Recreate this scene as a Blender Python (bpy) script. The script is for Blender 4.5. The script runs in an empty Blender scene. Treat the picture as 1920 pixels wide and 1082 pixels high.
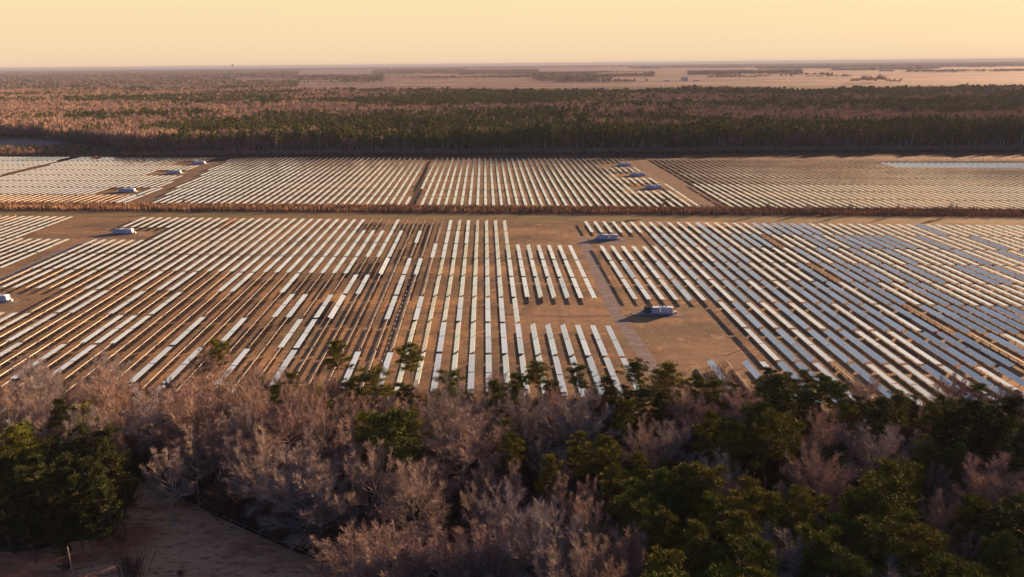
import bpy, math, random
import numpy as np
from mathutils import Matrix, Vector
R = math.radians
rng = random.Random(7)
nrg = np.random.default_rng(11)
S = bpy.context.scene

# ------------------------------------------------------------------ camera
FPX, CAMH = 1331.0, 100.0                     # focal length in photo pixels (1920 wide), camera height
ROLL, YH = R(-0.53), 119.5
PITCH = math.atan((541 - YH) / FPX)
_R = np.array([1, 0, 0.]); _U = np.array([0, math.sin(PITCH), math.cos(PITCH)]); _F = np.array([0, math.cos(PITCH), -math.sin(PITCH)])
CR = _R * math.cos(ROLL) + _U * math.sin(ROLL)
CU = -_R * math.sin(ROLL) + _U * math.cos(ROLL)
cam = bpy.data.objects.new('camera', bpy.data.cameras.new('camera'))
S.collection.objects.link(cam); S.camera = cam
cam.matrix_world = Matrix(((CR[0], CU[0], -_F[0], 0), (CR[1], CU[1], -_F[1], 0), (CR[2], CU[2], -_F[2], CAMH), (0, 0, 0, 1)))
cam.data.sensor_width = 36; cam.data.lens = 36 * FPX / 1920
cam.data.clip_start = 1; cam.data.clip_end = 200000

# ------------------------------------------------------------------ sky, sun, exposure
SUN_AZ, SUN_EL = R(53), R(11)                 # azimuth clockwise from the view direction: low sun off to the right
SUN = Vector((math.sin(SUN_AZ) * math.cos(SUN_EL), math.cos(SUN_AZ) * math.cos(SUN_EL), math.sin(SUN_EL)))
W = bpy.data.worlds.new('World'); S.world = W; W.use_nodes = True
def build_world():
    nt = W.node_tree; nt.nodes.clear(); N = nt.nodes.new; L = nt.links.new
    out = N('ShaderNodeOutputWorld'); bg = N('ShaderNodeBackground'); bg.inputs[1].default_value = 1.0
    sky = N('ShaderNodeTexSky'); sky.sky_type = 'NISHITA'; sky.sun_disc = False
    sky.sun_elevation = SUN_EL; sky.sun_rotation = SUN_AZ; sky.air_density = 1.5; sky.dust_density = 2.5; sky.ozone_density = 2.0
    tc = N('ShaderNodeTexCoord'); sep = N('ShaderNodeSeparateXYZ'); L(tc.outputs['Generated'], sep.inputs[0])
    def ramp(stops):
        r = N('ShaderNodeValToRGB'); L(sep.outputs[2], r.inputs[0]); e = r.color_ramp.elements
        e[0].position, e[0].color = stops[0][0], (*stops[0][1], 1); e[1].position, e[1].color = stops[-1][0], (*stops[-1][1], 1)
        for p, c in stops[1:-1]:
            k = e.new(p); k.color = (*c, 1)
        return r
    # the dusk band towards the sun: peach, yellow, cream, then grey blue overhead
    toward = ramp([(0.0, (.92, .68, .46)), (.03, (.97, .73, .45)), (.085, (.99, .79, .45)), (.14, (1.0, .86, .59)), (.24, (.93, .85, .69)), (.34, (.78, .75, .69)), (.46, (.45, .47, .50)), (.62, (.33, .36, .42)), (.80, (.14, .19, .31)), (1.0, (.06, .125, .32))])
    away = ramp([(0.0, (.14, .14, .25)), (.12, (.13, .15, .30)), (.3, (.09, .13, .32)), (.6, (.065, .125, .32)), (1.0, (.06, .125, .32))])
    dot = N('ShaderNodeVectorMath'); dot.operation = 'DOT_PRODUCT'; L(tc.outputs['Generated'], dot.inputs[0]); dot.inputs[1].default_value = (.42, .91, 0)
    mr = N('ShaderNodeMapRange'); mr.interpolation_type = 'SMOOTHSTEP'; L(dot.outputs['Value'], mr.inputs[0])
    mr.inputs[1].default_value = -.45; mr.inputs[2].default_value = .35
    mx = N('ShaderNodeMixRGB'); L(mr.outputs[0], mx.inputs[0]); L(away.outputs[0], mx.inputs[1]); L(toward.outputs[0], mx.inputs[2])
    sc = N('ShaderNodeMixRGB'); sc.blend_type = 'MULTIPLY'; sc.inputs[0].default_value = 1; L(sky.outputs[0], sc.inputs[1]); sc.inputs[2].default_value = (.10, .10, .10, 1)
    fin = N('ShaderNodeMixRGB'); fin.inputs[0].default_value = .06; L(mx.outputs[0], fin.inputs[1]); L(sc.outputs[0], fin.inputs[2])
    mul = N('ShaderNodeMixRGB'); mul.blend_type = 'MULTIPLY'; mul.inputs[0].default_value = 1; L(fin.outputs[0], mul.inputs[1]); mul.inputs[2].default_value = (.24, .24, .24, 1)
    L(mul.outputs[0], bg.inputs[0]); L(bg.outputs[0], out.inputs[0])
build_world()
sun = bpy.data.objects.new('sun', bpy.data.lights.new('sun', 'SUN')); S.collection.objects.link(sun)
sun.data.energy = 4.6; sun.data.angle = R(.5); sun.data.color = (1.0, .595, .33)
sun.rotation_euler = (-SUN).to_track_quat('-Z', 'Y').to_euler()
S.view_settings.view_transform = 'Standard'; S.view_settings.look = 'None'; S.view_settings.gamma = 1
S.view_settings.use_curve_mapping = False; S.view_settings.exposure = 2.1
S.cycles.use_denoising = True
S.cycles.max_bounces = 5; S.cycles.diffuse_bounces = 2; S.cycles.glossy_bounces = 3; S.cycles.volume_bounces = 0
S.cycles.transparent_max_bounces = 8

# ------------------------------------------------------------------ helpers
def ground(px, py, z=0.0):
    d = _F * FPX + CR * (px - 960) - CU * (py - 541)
    t = (z - CAMH) / d[2]
    return d[0] * t, d[1] * t
def project(P):
    v = np.asarray(P, float) - np.array([0, 0, CAMH]); zc = v @ _F
    return np.stack([960 + FPX * (v @ CR) / zc, 541 - FPX * (v @ CU) / zc], -1)
def hash2(ix, iy, seed):
    h = (ix.astype(np.int64) * 374761393 + iy.astype(np.int64) * 668265263 + seed * 1442695041) & 0x7fffffff
    h = ((h ^ (h >> 13)) * 1274126177) & 0x7fffffff
    return ((h ^ (h >> 16)) & 0xffff) / 65535.0
def vnoise(x, y, seed=0):
    x = np.asarray(x, float); y = np.asarray(y, float)
    ix, iy = np.floor(x), np.floor(y); fx, fy = x - ix, y - iy
    fx = fx * fx * (3 - 2 * fx); fy = fy * fy * (3 - 2 * fy)
    a, b = hash2(ix, iy, seed), hash2(ix + 1, iy, seed); c, d = hash2(ix, iy + 1, seed), hash2(ix + 1, iy + 1, seed)
    return (a * (1 - fx) + b * fx) * (1 - fy) + (c * (1 - fx) + d * fx) * fy
def in_poly(px, py, poly):
    c = False; j = len(poly) - 1
    for i in range(len(poly)):
        xi, yi = poly[i]; xj, yj = poly[j]
        if (yi > py) != (yj > py) and px < (xj - xi) * (py - yi) / (yj - yi) + xi: c = not c
        j = i
    return c
ONES = 'zeroth first second third fourth fifth sixth seventh eighth ninth tenth eleventh twelfth thirteenth fourteenth fifteenth sixteenth seventeenth eighteenth nineteenth'.split()
TENS = {20: ('twenty', 'twentieth'), 30: ('thirty', 'thirtieth'), 40: ('forty', 'fortieth'), 50: ('fifty', 'fiftieth'), 60: ('sixty', 'sixtieth'), 70: ('seventy', 'seventieth')}
def nth(n):
    if n < 20: return ONES[n]
    t = n // 10 * 10
    return TENS[t][1] if n == t else TENS[t][0] + '-' + ONES[n - t]

class MB:
    "collects vertices, faces and material slots; build() links them as one mesh object"
    def __init__(s): s.v = []; s.f = []; s.m = []
    def box(s, x0, x1, y0, y1, z0, z1, m=0, top=None):
        n = len(s.v)
        s.v += [(x0, y0, z0), (x1, y0, z0), (x1, y1, z0), (x0, y1, z0), (x0, y0, z1), (x1, y0, z1), (x1, y1, z1), (x0, y1, z1)]
        s.f += [(n, n + 3, n + 2, n + 1), (n + 4, n + 5, n + 6, n + 7), (n, n + 1, n + 5, n + 4), (n + 1, n + 2, n + 6, n + 5), (n + 2, n + 3, n + 7, n + 6), (n + 3, n, n + 4, n + 7)]
        s.m += [m, m if top is None else top, m, m, m, m]
    def tube(s, pts, rads, sides=5, m=0, cap=False):
        n = len(s.v); k = len(pts)
        for i, (p, r) in enumerate(zip(pts, rads)):
            d = Vector(pts[min(i + 1, k - 1)]) - Vector(pts[max(i - 1, 0)])
            d = d.normalized() if d.length else Vector((0, 0, 1))
            a = d.cross(Vector((.3, .9, .1))).normalized(); b = d.cross(a)
            for q in range(sides):
                t = 2 * math.pi * q / sides
                w = Vector(p) + (a * math.cos(t) + b * math.sin(t)) * r
                s.v.append((w.x, w.y, w.z))
        for i in range(k - 1):
            for q in range(sides):
                q2 = (q + 1) % sides
                s.f.append((n + i * sides + q, n + i * sides + q2, n + (i + 1) * sides + q2, n + (i + 1) * sides + q)); s.m.append(m)
        if cap:
            s.f.append(tuple(n + (k - 1) * sides + q for q in range(sides))); s.m.append(m)
    def quad(s, a, b, c, d, m=0):
        n = len(s.v); s.v += [tuple(a), tuple(b), tuple(c), tuple(d)]; s.f.append((n, n + 1, n + 2, n + 3)); s.m.append(m)
    def ribbon(s, p, q, w0, w1, m=0):
        d = Vector(q) - Vector(p)
        r = d.cross(Vector((rng.gauss(0, 1), rng.gauss(0, 1), rng.gauss(0, 1))))
        if r.length < 1e-6: return
        r.normalize(); p = Vector(p); q = Vector(q)
        s.quad(p - r * w0, p + r * w0, q + r * w1, q - r * w1, m)
    def mesh(s, name, mats, smooth=False):
        me = bpy.data.meshes.new(name); me.from_pydata(s.v, [], s.f)
        for mt in mats: me.materials.append(mt)
        me.polygons.foreach_set('material_index', s.m)
        if smooth: me.polygons.foreach_set('use_smooth', [True] * len(s.f))
        me.update(); return me
    def build(s, name, mats, parent=None, smooth=False):
        return link(name, s.mesh(name, mats if isinstance(mats, list) else [mats], smooth), parent)
def link(name, data, parent=None):
    o = bpy.data.objects.new(name, data); S.collection.objects.link(o)
    if parent is not None: o.parent = parent
    return o
def tag(o, label=None, cat=None, group=None, kind=None):
    if label: o['label'] = label
    if cat: o['category'] = cat
    if group: o['group'] = group
    if kind: o['kind'] = kind
    return o
def thing(name, loc, rz, label, cat, group=None, scale=1.0):
    o = link(name, None); o.location = loc; o.rotation_euler = (0, 0, rz); o.scale = (scale,) * 3
    return tag(o, label, cat, group)

# ------------------------------------------------------------------ materials
def mat(name, col, rough=.8, metal=0.0, spec=.3):
    m = bpy.data.materials.new(name); m.use_nodes = True
    b = m.node_tree.nodes['Principled BSDF']
    b.inputs['Base Color'].default_value = (*col, 1); b.inputs['Roughness'].default_value = rough
    b.inputs['Metallic'].default_value = metal; b.inputs['Specular IOR Level'].default_value = spec
    return m
def nodes(m): return m.node_tree, m.node_tree.nodes.new, m.node_tree.links.new, m.node_tree.nodes['Principled BSDF']
def noise_mat(name, layers, base, rough=.95, bump=None):
    "base colour plus noise layers: (colour, scale xyz per metre, low, high, detail)"
    m = mat(name, base, rough, 0, .1); nt, N, L, b = nodes(m)
    g = N('ShaderNodeNewGeometry'); cur = None
    for i, (col, sc, lo, hi, det) in enumerate(layers):
        mp = N('ShaderNodeMapping'); mp.inputs['Scale'].default_value = sc; mp.inputs['Location'].default_value = (i * 17.3, i * 5.1, i * 3.7)
        mp.inputs['Rotation'].default_value = (0, 0, R(5))
        L(g.outputs['Position'], mp.inputs[0])
        t = N('ShaderNodeTexNoise'); t.inputs['Detail'].default_value = det; t.inputs['Scale'].default_value = 1; t.inputs['Roughness'].default_value = .62
        L(mp.outputs[0], t.inputs[0])
        r = N('ShaderNodeMapRange'); r.inputs[1].default_value = lo; r.inputs[2].default_value = hi; L(t.outputs[0], r.inputs[0])
        x = N('ShaderNodeMixRGB'); L(r.outputs[0], x.inputs[0]); x.inputs[2].default_value = (*col, 1)
        if cur is None: x.inputs[1].default_value = (*base, 1)
        else: L(cur.outputs[0], x.inputs[1])
        cur = x
    L(cur.outputs[0], b.inputs['Base Color'])
    if bump:
        t = N('ShaderNodeTexNoise'); t.inputs['Scale'].default_value = bump[0]; t.inputs['Detail'].default_value = 4; L(g.outputs['Position'], t.inputs[0])
        bp = N('ShaderNodeBump'); bp.inputs['Strength'].default_value = bump[1]; bp.inputs['Distance'].default_value = bump[2]; L(t.outputs[0], bp.inputs['Height']); L(bp.outputs[0], b.inputs['Normal'])
    return m
def tree_mat(name, cols, rough=.9, trans=0.0):
    "per-tree colour from the object's random number, mottled along the tree"
    m = mat(name, cols[0], rough, 0, .15); nt, N, L, b = nodes(m)
    oi = N('ShaderNodeObjectInfo'); r = N('ShaderNodeValToRGB'); e = r.color_ramp.elements
    L(oi.outputs['Random'], r.inputs[0]); e[0].color = (*cols[0], 1); e[1].color = (*cols[-1], 1)
    for i, c in enumerate(cols[1:-1]):
        k = e.new((i + 1) / (len(cols) - 1)); k.color = (*c, 1)
    g = N('ShaderNodeNewGeometry'); t = N('ShaderNodeTexNoise'); t.inputs['Scale'].default_value = .55; t.inputs['Detail'].default_value = 3; L(g.outputs['Position'], t.inputs[0])
    mr = N('ShaderNodeMapRange'); L(t.outputs[0], mr.inputs[0]); mr.inputs[1].default_value = .3; mr.inputs[2].default_value = .7; mr.inputs[3].default_value = .7; mr.inputs[4].default_value = 1.3
    x = N('ShaderNodeMixRGB'); x.blend_type = 'MULTIPLY'; x.inputs[0].default_value = 1; L(r.outputs[0], x.inputs[1]); L(mr.outputs[0], x.inputs[2])
    L(x.outputs[0], b.inputs['Base Color'])
    return m
M = {}
M['bark'] = tree_mat('grey bark', [(.27, .24, .225), (.36, .32, .295), (.20, .175, .165)])
M['twig'] = tree_mat('bare twigs', [(.23, .205, .215), (.29, .225, .19), (.235, .165, .155), (.32, .245, .195), (.20, .185, .195), (.30, .21, .17), (.255, .20, .185)])
M['twig_grey'] = tree_mat('grey bare twigs', [(.20, .16, .16), (.24, .20, .195), (.19, .145, .14)])
M['pine_bark'] = tree_mat('pine bark', [(.14, .09, .065), (.19, .125, .09)])
M['needles'] = tree_mat('pine needles', [(.095, .110, .014), (.135, .130, .014), (.065, .085, .015), (.15, .135, .015), (.08, .10, .016)])
M['shaded_needles'] = tree_mat('shade-darkened pine needles', [(.034, .044, .010), (.05, .055, .010), (.028, .040, .011)])  # darker copy of the needles: shade on the bushy pines put into the colour
M['far_twig'] = tree_mat('far bare crowns', [(.30, .20, .15), (.25, .185, .155), (.34, .22, .16), (.20, .165, .155)])
M['pale_bark'] = mat('pale trunk bark', (.5, .46, .44), .9)
M['far_needles'] = tree_mat('far pine crowns', [(.14, .175, .046), (.19, .20, .046), (.085, .115, .042), (.17, .16, .042), (.11, .15, .052)])
M['shrub'] = tree_mat('dry shrubs', [(.10, .065, .05), (.13, .08, .055), (.08, .06, .055)])
M['reed'] = noise_mat('dry brush', [((.17, .105, .07), (.05, .05, .05), .35, .65, 4), ((.44, .29, .175), (.4, .4, .2), .5, .75, 3), ((.15, .105, .08), (.012, .05, .05), .5, .7, 2)], (.32, .20, .12))
M['grass'] = noise_mat('dry field grass', [((.14, .102, .072), (.010, .030, 1), .44, .58, 5), ((.36, .225, .12), (.009, .028, 1), .54, .66, 5), ((.135, .12, .07), (.02, .05, 1), .57, .70, 4), ((.10, .074, .055), (.22, .9, 1), .53, .68, 6), ((.115, .085, .064), (.006, .025, 1), .60, .72, 4), ((.17, .12, .08), (.55, .012, 1), .54, .70, 3), ((.10, .076, .055), (.045, .045, .05), .53, .68, 7), ((.32, .215, .125), (.13, .13, .1), .58, .72, 6)], (.235, .158, .10), bump=(2.6, .9, .6))
M['farm'] = noise_mat('winter farmland', [((.20, .13, .11), (.0009, .0034, 1), .50, .54, 1), ((.085, .07, .072), (.0008, .0030, 1), .53, .57, 1), ((.11, .085, .083), (.0007, .009, 1), .55, .59, 1), ((.25, .165, .135), (.0011, .006, 1), .61, .64, 1)], (.15, .10, .09), bump=(.5, .8, .4))
M['floor'] = noise_mat('leaf litter', [((.03, .022, .018), (.1, .1, .1), .4, .65, 5), ((.10, .06, .04), (.3, .3, .3), .55, .75, 5)], (.055, .036, .027), bump=(2, .6, .3))
M['lawn'] = noise_mat('rusty clearing grass', [((.32, .115, .06), (.05, .08, 1), .42, .60, 6), ((.55, .31, .18), (.08, .26, 1), .48, .66, 6), ((.18, .095, .055), (.4, 1.1, 1), .5, .68, 5), ((.36, .25, .16), (1.2, 2.5, 1), .55, .75, 4)], (.58, .29, .16), bump=(2.5, .9, .3))
M['gravel'] = noise_mat('grey gravel', [((.115, .10, .10), (.5, .5, .5), .4, .7, 5), ((.235, .20, .19), (.12, .5, 1), .5, .7, 4)], (.17, .148, .148), bump=(4, .6, .1))
M['track'] = noise_mat('worn dirt track', [((.10, .07, .055), (.2, .2, .2), .4, .65, 5)], (.17, .115, .085), bump=(3, .5, .1))
M['mud'] = noise_mat('dark ditch mud', [((.03, .022, .02), (.3, .3, .3), .4, .65, 5)], (.065, .045, .038))
M['verge'] = noise_mat('olive verge grass', [((.12, .105, .055), (.02, .08, 1), .4, .65, 4)], (.18, .135, .07), bump=(2, .7, .3))
M['water'] = mat('ditch water', (.5, .5, .5), .06, .85)
M['steel'] = mat('galvanised steel', (.42, .40, .38), .45, .7)
M['post'] = mat('weathered steel post', (.11, .085, .07), .7, .3)
M['alu'] = mat('module frame', (.50, .48, .45), .5, .5)
M['back'] = mat('module back sheet', (.24, .19, .165), .7)
M['white'] = mat('white enclosure paint', (.80, .80, .80), .45)
M['blue'] = mat('skylight-tinted enclosure paint', (.52, .63, .76), .45)  # blue skylight on the shaded white cabinets put into the colour
M['dark'] = mat('dark grille', (.03, .035, .045), .6)
M['grey'] = mat('grey painted steel', (.34, .36, .39), .5)
M['wood'] = mat('weathered timber', (.30, .24, .19), .9)
M['red'] = mat('faded red paint', (.45, .07, .05), .6)
M['concrete'] = mat('pale concrete', (.5, .46, .42), .9)
def glass_mat():
    m = mat('solar glass', (.80, .81, .82), .16, .80); nt, N, L, b = nodes(m)
    oi = N('ShaderNodeObjectInfo'); mr = N('ShaderNodeMapRange'); L(oi.outputs['Random'], mr.inputs[0]); mr.inputs[3].default_value = .84; mr.inputs[4].default_value = 1.06
    tc = N('ShaderNodeTexCoord'); br = N('ShaderNodeTexBrick'); L(tc.outputs['Object'], br.inputs[0]); br.offset = 0
    br.inputs['Scale'].default_value = 1; br.inputs['Brick Width'].default_value = 1.03; br.inputs['Row Height'].default_value = 1.0; br.inputs['Mortar Size'].default_value = .022
    br.inputs['Color1'].default_value = (.86, .86, .86, 1); br.inputs['Color2'].default_value = (.80, .81, .83, 1); br.inputs['Mortar'].default_value = (.34, .35, .38, 1)
    nz = N('ShaderNodeTexNoise'); nz.inputs['Scale'].default_value = .35; L(tc.outputs['Object'], nz.inputs[0])
    mz = N('ShaderNodeMapRange'); L(nz.outputs[0], mz.inputs[0]); mz.inputs[3].default_value = .85; mz.inputs[4].default_value = 1.1
    mu = N('ShaderNodeMath'); mu.operation = 'MULTIPLY'; L(mr.outputs[0], mu.inputs[0]); L(mz.outputs[0], mu.inputs[1])
    x = N('ShaderNodeMixRGB'); x.blend_type = 'MULTIPLY'; x.inputs[0].default_value = 1; L(br.outputs['Color'], x.inputs[1]); L(mu.outputs[0], x.inputs[2])
    L(x.outputs[0], b.inputs['Base Color'])
    return m
M['glass'] = glass_mat()

# ------------------------------------------------------------------ ground, roads, water
def sheet(name, pts, z, m, px=True):
    mb = MB(); v = [(*(ground(*p) if px else p), z) for p in pts]
    n = len(v); a = sum(v[i][0] * v[(i + 1) % n][1] - v[(i + 1) % n][0] * v[i][1] for i in range(n))
    if a < 0: v.reverse()
    mb.v = v; mb.f = [tuple(range(n))]; mb.m = [0]
    o = mb.build(name, m); tag(o, kind='structure'); return o
def strip(name, pts, width, z, m, jitter=0.0):
    P = [Vector((*ground(*p), 0)) for p in pts]; Q = []
    for a, b in zip(P[:-1], P[1:]):
        n = max(1, int((b - a).length / 6)); Q += [a.lerp(b, i / n) for i in range(n)]
    Q.append(P[-1]); mb = MB()
    for i, q in enumerate(Q):
        d = (Q[min(i + 1, len(Q) - 1)] - Q[max(i - 1, 0)]).normalized(); s = Vector((d.y, -d.x, 0))
        wl, wr = [width / 2 * (1 + jitter * (rng.random() - .5)) for _ in '12']
        a, b = q - s * wl, q + s * wr; mb.v += [(a.x, a.y, z), (b.x, b.y, z)]
    mb.f = [(2 * i, 2 * i + 1, 2 * i + 3, 2 * i + 2) for i in range(len(Q) - 1)]; mb.m = [0] * len(mb.f)
    if mb.f and Vector(mb.v[1]).x < Vector(mb.v[0]).x: mb.f = [tuple(reversed(f)) for f in mb.f]
    o = mb.build(name, m); tag(o, kind='structure'); return o
gp = MB(); gx = [-42000, -6000, -1500, -400, 0, 400, 1500, 6000, 42000]; gy = [-1500, 0, 400, 900, 2000, 6000, 15000, 43000]
gp.v = [(x, y, 0) for y in gy for x in gx]; nx = len(gx)
gp.f = [(j * nx + i, j * nx + i + 1, (j + 1) * nx + i + 1, (j + 1) * nx + i) for j in range(len(gy) - 1) for i in range(nx - 1)]; gp.m = [0] * len(gp.f)
tag(gp.build('ground', M['farm']), kind='structure')
sheet('forest_floor', [(-420, 60), (620, 60), (620, 212), (-420, 230)], .02, M['floor'], px=False)
sheet('field', [(-900, 205), (700, 180), (1100, 800), (-1100, 850)], .03, M['grass'], px=False)
sheet('woodland_floor', [(-3600, 852), (3600, 720), (3600, 3150), (-3600, 3150)], .05, M['floor'], px=False)
strip('grass_verge', [(-200, 400), (640, 406), (1280, 410), (2120, 416)], 16, .036, M['verge'], .1)
sheet('clearing', [(-60, 1040), (60, 1032), (180, 1008), (235, 960), (262, 905), (300, 912), (420, 975), (520, 1020), (625, 1062), (690, 1110), (690, 1180), (-160, 1180)], .03, M['lawn'])
strip('road', [(1092, 446), (1106, 480), (1132, 540), (1158, 592), (1200, 654), (1250, 730)], 5.6, .040, M['gravel'], .16)
strip('service_road', [(-120, 575), (0, 525), (90, 483), (168, 452), (215, 440)], 6.0, .040, M['gravel'], .2)
strip('dirt_track', [(640, 585), (900, 588), (1060, 594), (1165, 592)], 2.6, .036, M['track'], .5)
strip('dirt_track', [(1165, 592), (1240, 594), (1320, 592)], 3.4, .036, M['track'], .4)
strip('dirt_track', [(1095, 452), (1160, 455), (1180, 453)], 5, .036, M['gravel'], .3)
strip('dirt_track', [(415, 298), (340, 335), (255, 386)], 15, .034, M['track'], .25)
strip('dirt_track', [(1205, 304), (1270, 345), (1345, 392)], 20, .034, M['track'], .25)
strip('far_ditch', [(1222, 300), (1280, 333), (1352, 384)], 3, .040, M['mud'], .5)
strip('far_ditch', [(803, 303), (788, 345), (772, 384)], 4, .040, M['mud'], .3)
strip('far_ditch', [(146, 293), (70, 312), (-20, 336)], 5, .040, M['mud'], .3)
strip('far_field', [(-300, 268), (0, 263), (100, 265), (150, 266)], 130, .06, M['gravel'], .05)

# ------------------------------------------------------------------ solar tables
G0 = np.array([-23.5178, 493.5024]); GA = np.array([5.88866, -.52112]); GB = np.array([1.13692, -32.41978])
TILT_Z = math.atan2(-GB[0], -GB[1]) * -1
TLEN, TW, TH = 30.9, 2.06, 1.6
def near_pos(k, j): return G0 + GA * k + GB * (j + .49)
def expand(s):
    out = {}
    for tok in s.split():
        st, ks = tok[0], tok[1:]
        for part in ks.split(','):
            a = part.split(':'); lo = int(a[0]); hi = int(a[-1])
            for k in range(lo, hi + 1): out[k] = st
    return out
# W flat and pale, T tilted away (edge-on in the left half), B tilted, mirroring the blue sky, R tilted to the sun
STATE = {
 1: expand('T-12:-10 W-9 T-8:-4 W-3 T-2 W-1 T0:3 W12:23 B24 W25:29 B30:35 W36:46 B47 W48:90 B-55 W-35 T-28'),
 2: expand('W-8 T-7 W-6 T-5:-4 W-3:-1 T0:3 B18,21,23:24,26:28 W22,25,30:32,35,42:43 D29 B33:34,36:41,44,49 W45:48'),
 3: expand('W-8 T-7:-5 W-4:-2 T-1 T0:3 W4 T5 W6:9 W12:21 B22:24 W25:29 B30,32,35,38,44 W31,33:34,36:37,39:43'),
 4: expand('W-11 T-10:-9 R-8 T-7 W-6:-5 T-4:2 W3 W4:9 W12,14,15,17 B13 T16 B18,20:23 W19,24:27 B28 D29 B30:33 W34,36 B35,37,41:42'),
 5: expand('T-39,-36,-34,-32,-29,-28,-26,-23:-21,-18:-16,-14:-11,-8:-7,-5:2 T5:7 W-24 W12:15 B16,18,20:21,23,25:28 W17,19,22,24,29 B30:31,34'),
 6: expand('T-32:-31,-28:-27,-25:-24,-22:-15,-12,-9:-7,-5,-3:-2,0,3 R-10 W18,20:21,23,26,29 B19,22,24:25,27:28,30,34:35 D31'),
 7: expand('T-31,-29:-26,-22:-20,-18:-17,-15:-13,-10:-3,-1:0,4:6 W18,21,25:27,34 B19:20,22:24,28:31,33,35 D32'),
 8: expand('T-40:-30,-28:-27,-25,-23:-20,-18,-16:-15,-13:-12,-10:-8,-6,-4:-3,-1,2:4,6:7 B14,16,18:19,22,26,28,30:32 D15,21 W17,20,23:25,27,29'),
 9: expand('T-40:-30,-28,-26:-25,-22:-20,-18,-16,-14,-12,-10:-6,-3,0,3,5 B18:20,24,27,30'),
}
def occupied(k, j):
    if j in (1, 2):
        if k <= -48: return True
        if j == 1: return -39 <= k <= 3 or k >= 12
        return -33 <= k <= 3 or k >= 18
    if j in (3, 4, 5):
        return k <= -42 or -39 <= k <= (3 if j == 3 else 9) or (j == 3 and 4 <= k <= 9) or k >= 12
    if j == 6: return -32 <= k <= 3 or k >= 18
    if j == 7: return k <= 9 or k >= 18
    return k <= 9 or k >= 14
tables = []                                   # (x, y, tilt, length, state, k, j)
for j in range(1, 10):
    for k in range(-110, 120):
        if not occupied(k, j): continue
        p = near_pos(k, j); q = project((*p, TH))
        if not (-45 < q[0] < 1965): continue
        if j == 9 and q[1] > 770: continue
        st = STATE[j].get(k)
        if st is None:
            st = 'W' if k < 10 else rng.choice('WWWB') if j < 6 else rng.choice('WB')
            if k < -10 and j > 4 and rng.random() < .0: st = 'T'
        edge = math.degrees(math.atan2(CAMH, abs(p[0]) + 1e-3))
        if st == 'W': t = rng.gauss(0, 1.2)
        elif st == 'T': t = -min(39, max(24, edge + rng.gauss(-1.5, 2.0))) if p[0] < -40 else -28 + rng.gauss(0, 2.5)
        elif st == 'B': t = -27 + rng.gauss(0, 1.8)
        elif st == 'D': t = min(50, edge + rng.gauss(-4, 1.5)) if p[0] > 0 else 38
        else: t = 27
        tables.append([p[0], p[1], t, TLEN, st, k, j])
STATIONS = [(232, 435), (1138, 446), (1232, 584), (-8, 561), (373, 306), (327, 324), (239, 358), (1170, 309.5), (1195, 328), (1225, 351.5)]
FARK = {'ditches': [((803, 303), (772, 384)), ((1222, 300), (1352, 384)), ((415, 298), (255, 386)), ((146, 293), (-20, 336)), ((1205, 304), (1345, 392))]}
for n in range(0, 8):
    for k in range(-150, 175):
        p = G0 + GA * (k - .07) + GB * (-1.62 + .52 - n * 1.073); q = project((*p, TH))
        if not (-45 < q[0] < 1965): continue
        bad = False
        for (a, b) in FARK['ditches']:
            xx = a[0] + (b[0] - a[0]) * (q[1] - a[1]) / (b[1] - a[1])
            w = {415: 16, 1205: 22}.get(a[0], 8)
            if abs(q[0] - xx) < w: bad = True
        for sx, sy in STATIONS[4:]:
            if sx - 42 < q[0] < sx + 24 and abs(q[1] - sy) < 7.5: bad = True
        if bad: continue
        st = 'W'; t = rng.gauss(0, 1.3)
        if q[0] > 1660 and n == 6: st = 'B'; t = -17
        elif q[0] > 1230:
            e = math.degrees(math.atan2(CAMH, p[0])); u = float(vnoise(k / 14, n / 1.5, 5))
            t = e * (.10 + .20 * u) if n >= 3 else e * .14 * u
        if q[0] < 900 and st == 'W': t += 5.5 * min(1, max(0, (900 - q[0]) / 700))
        if n == 0 and q[0] < 228: st = 'T'; t = -math.degrees(math.atan2(CAMH, -p[0])) + rng.gauss(-1, 2)
        if n == 0 and 225 < q[0] < 250: st = 'R'; t = 38
        tables.append([p[0], p[1], t, 32.3, st, k, -n])
def table_area(tb):
    x, y, t, ln, *_ = tb; c, s = math.cos(R(t)), math.sin(R(t)); u = GA / np.linalg.norm(GA); w = -GB / np.linalg.norm(GB)
    C = [(x + u[0] * a * c + w[0] * b, y + u[1] * a * c + w[1] * b, TH - a * s) for a, b in ((-1, -ln / 2), (1, -ln / 2), (1, ln / 2), (-1, ln / 2))]
    Q = project(C); cx, cy = Q[:, 0].mean(), Q[:, 1].mean()
    if not (5 < cx < 1915) or cy > 700: return 0
    return abs(sum(Q[i][0] * Q[(i + 1) % 4][1] - Q[(i + 1) % 4][0] * Q[i][1] for i in range(4))) / 2 + 40
order = sorted(range(len(tables)), key=lambda i: -table_area(tables[i]))
single = set(i for i in order[:300] if tables[i][6] >= 1)
pm = MB(); pm.box(-TW / 2, TW / 2, -TLEN / 4 + .26, TLEN / 4 - .26, -.03, .03, 1, 0); pm.m[0] = 2
panel_me = pm.mesh('panel_string', [M['glass'], M['alu'], M['back']])
tm = MB(); tm.tube([(0, -TLEN / 2, -.13), (0, TLEN / 2, -.13)], [.075, .075], 6, cap=True); tube_me = tm.mesh('torque_tube', [M['steel']])
po = MB(); po.box(-.07, .07, -.09, .09, -.25, TH - .17); po.box(-.13, .13, -.13, .13, TH - .32, TH - .17); post_me = po.mesh('post', [M['post']])
COLOURS = {'W': 'flat pale', 'T': 'tilted cream', 'B': 'tilted blue-grey', 'D': 'edge-on dark', 'R': 'sun-facing yellow'}
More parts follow.
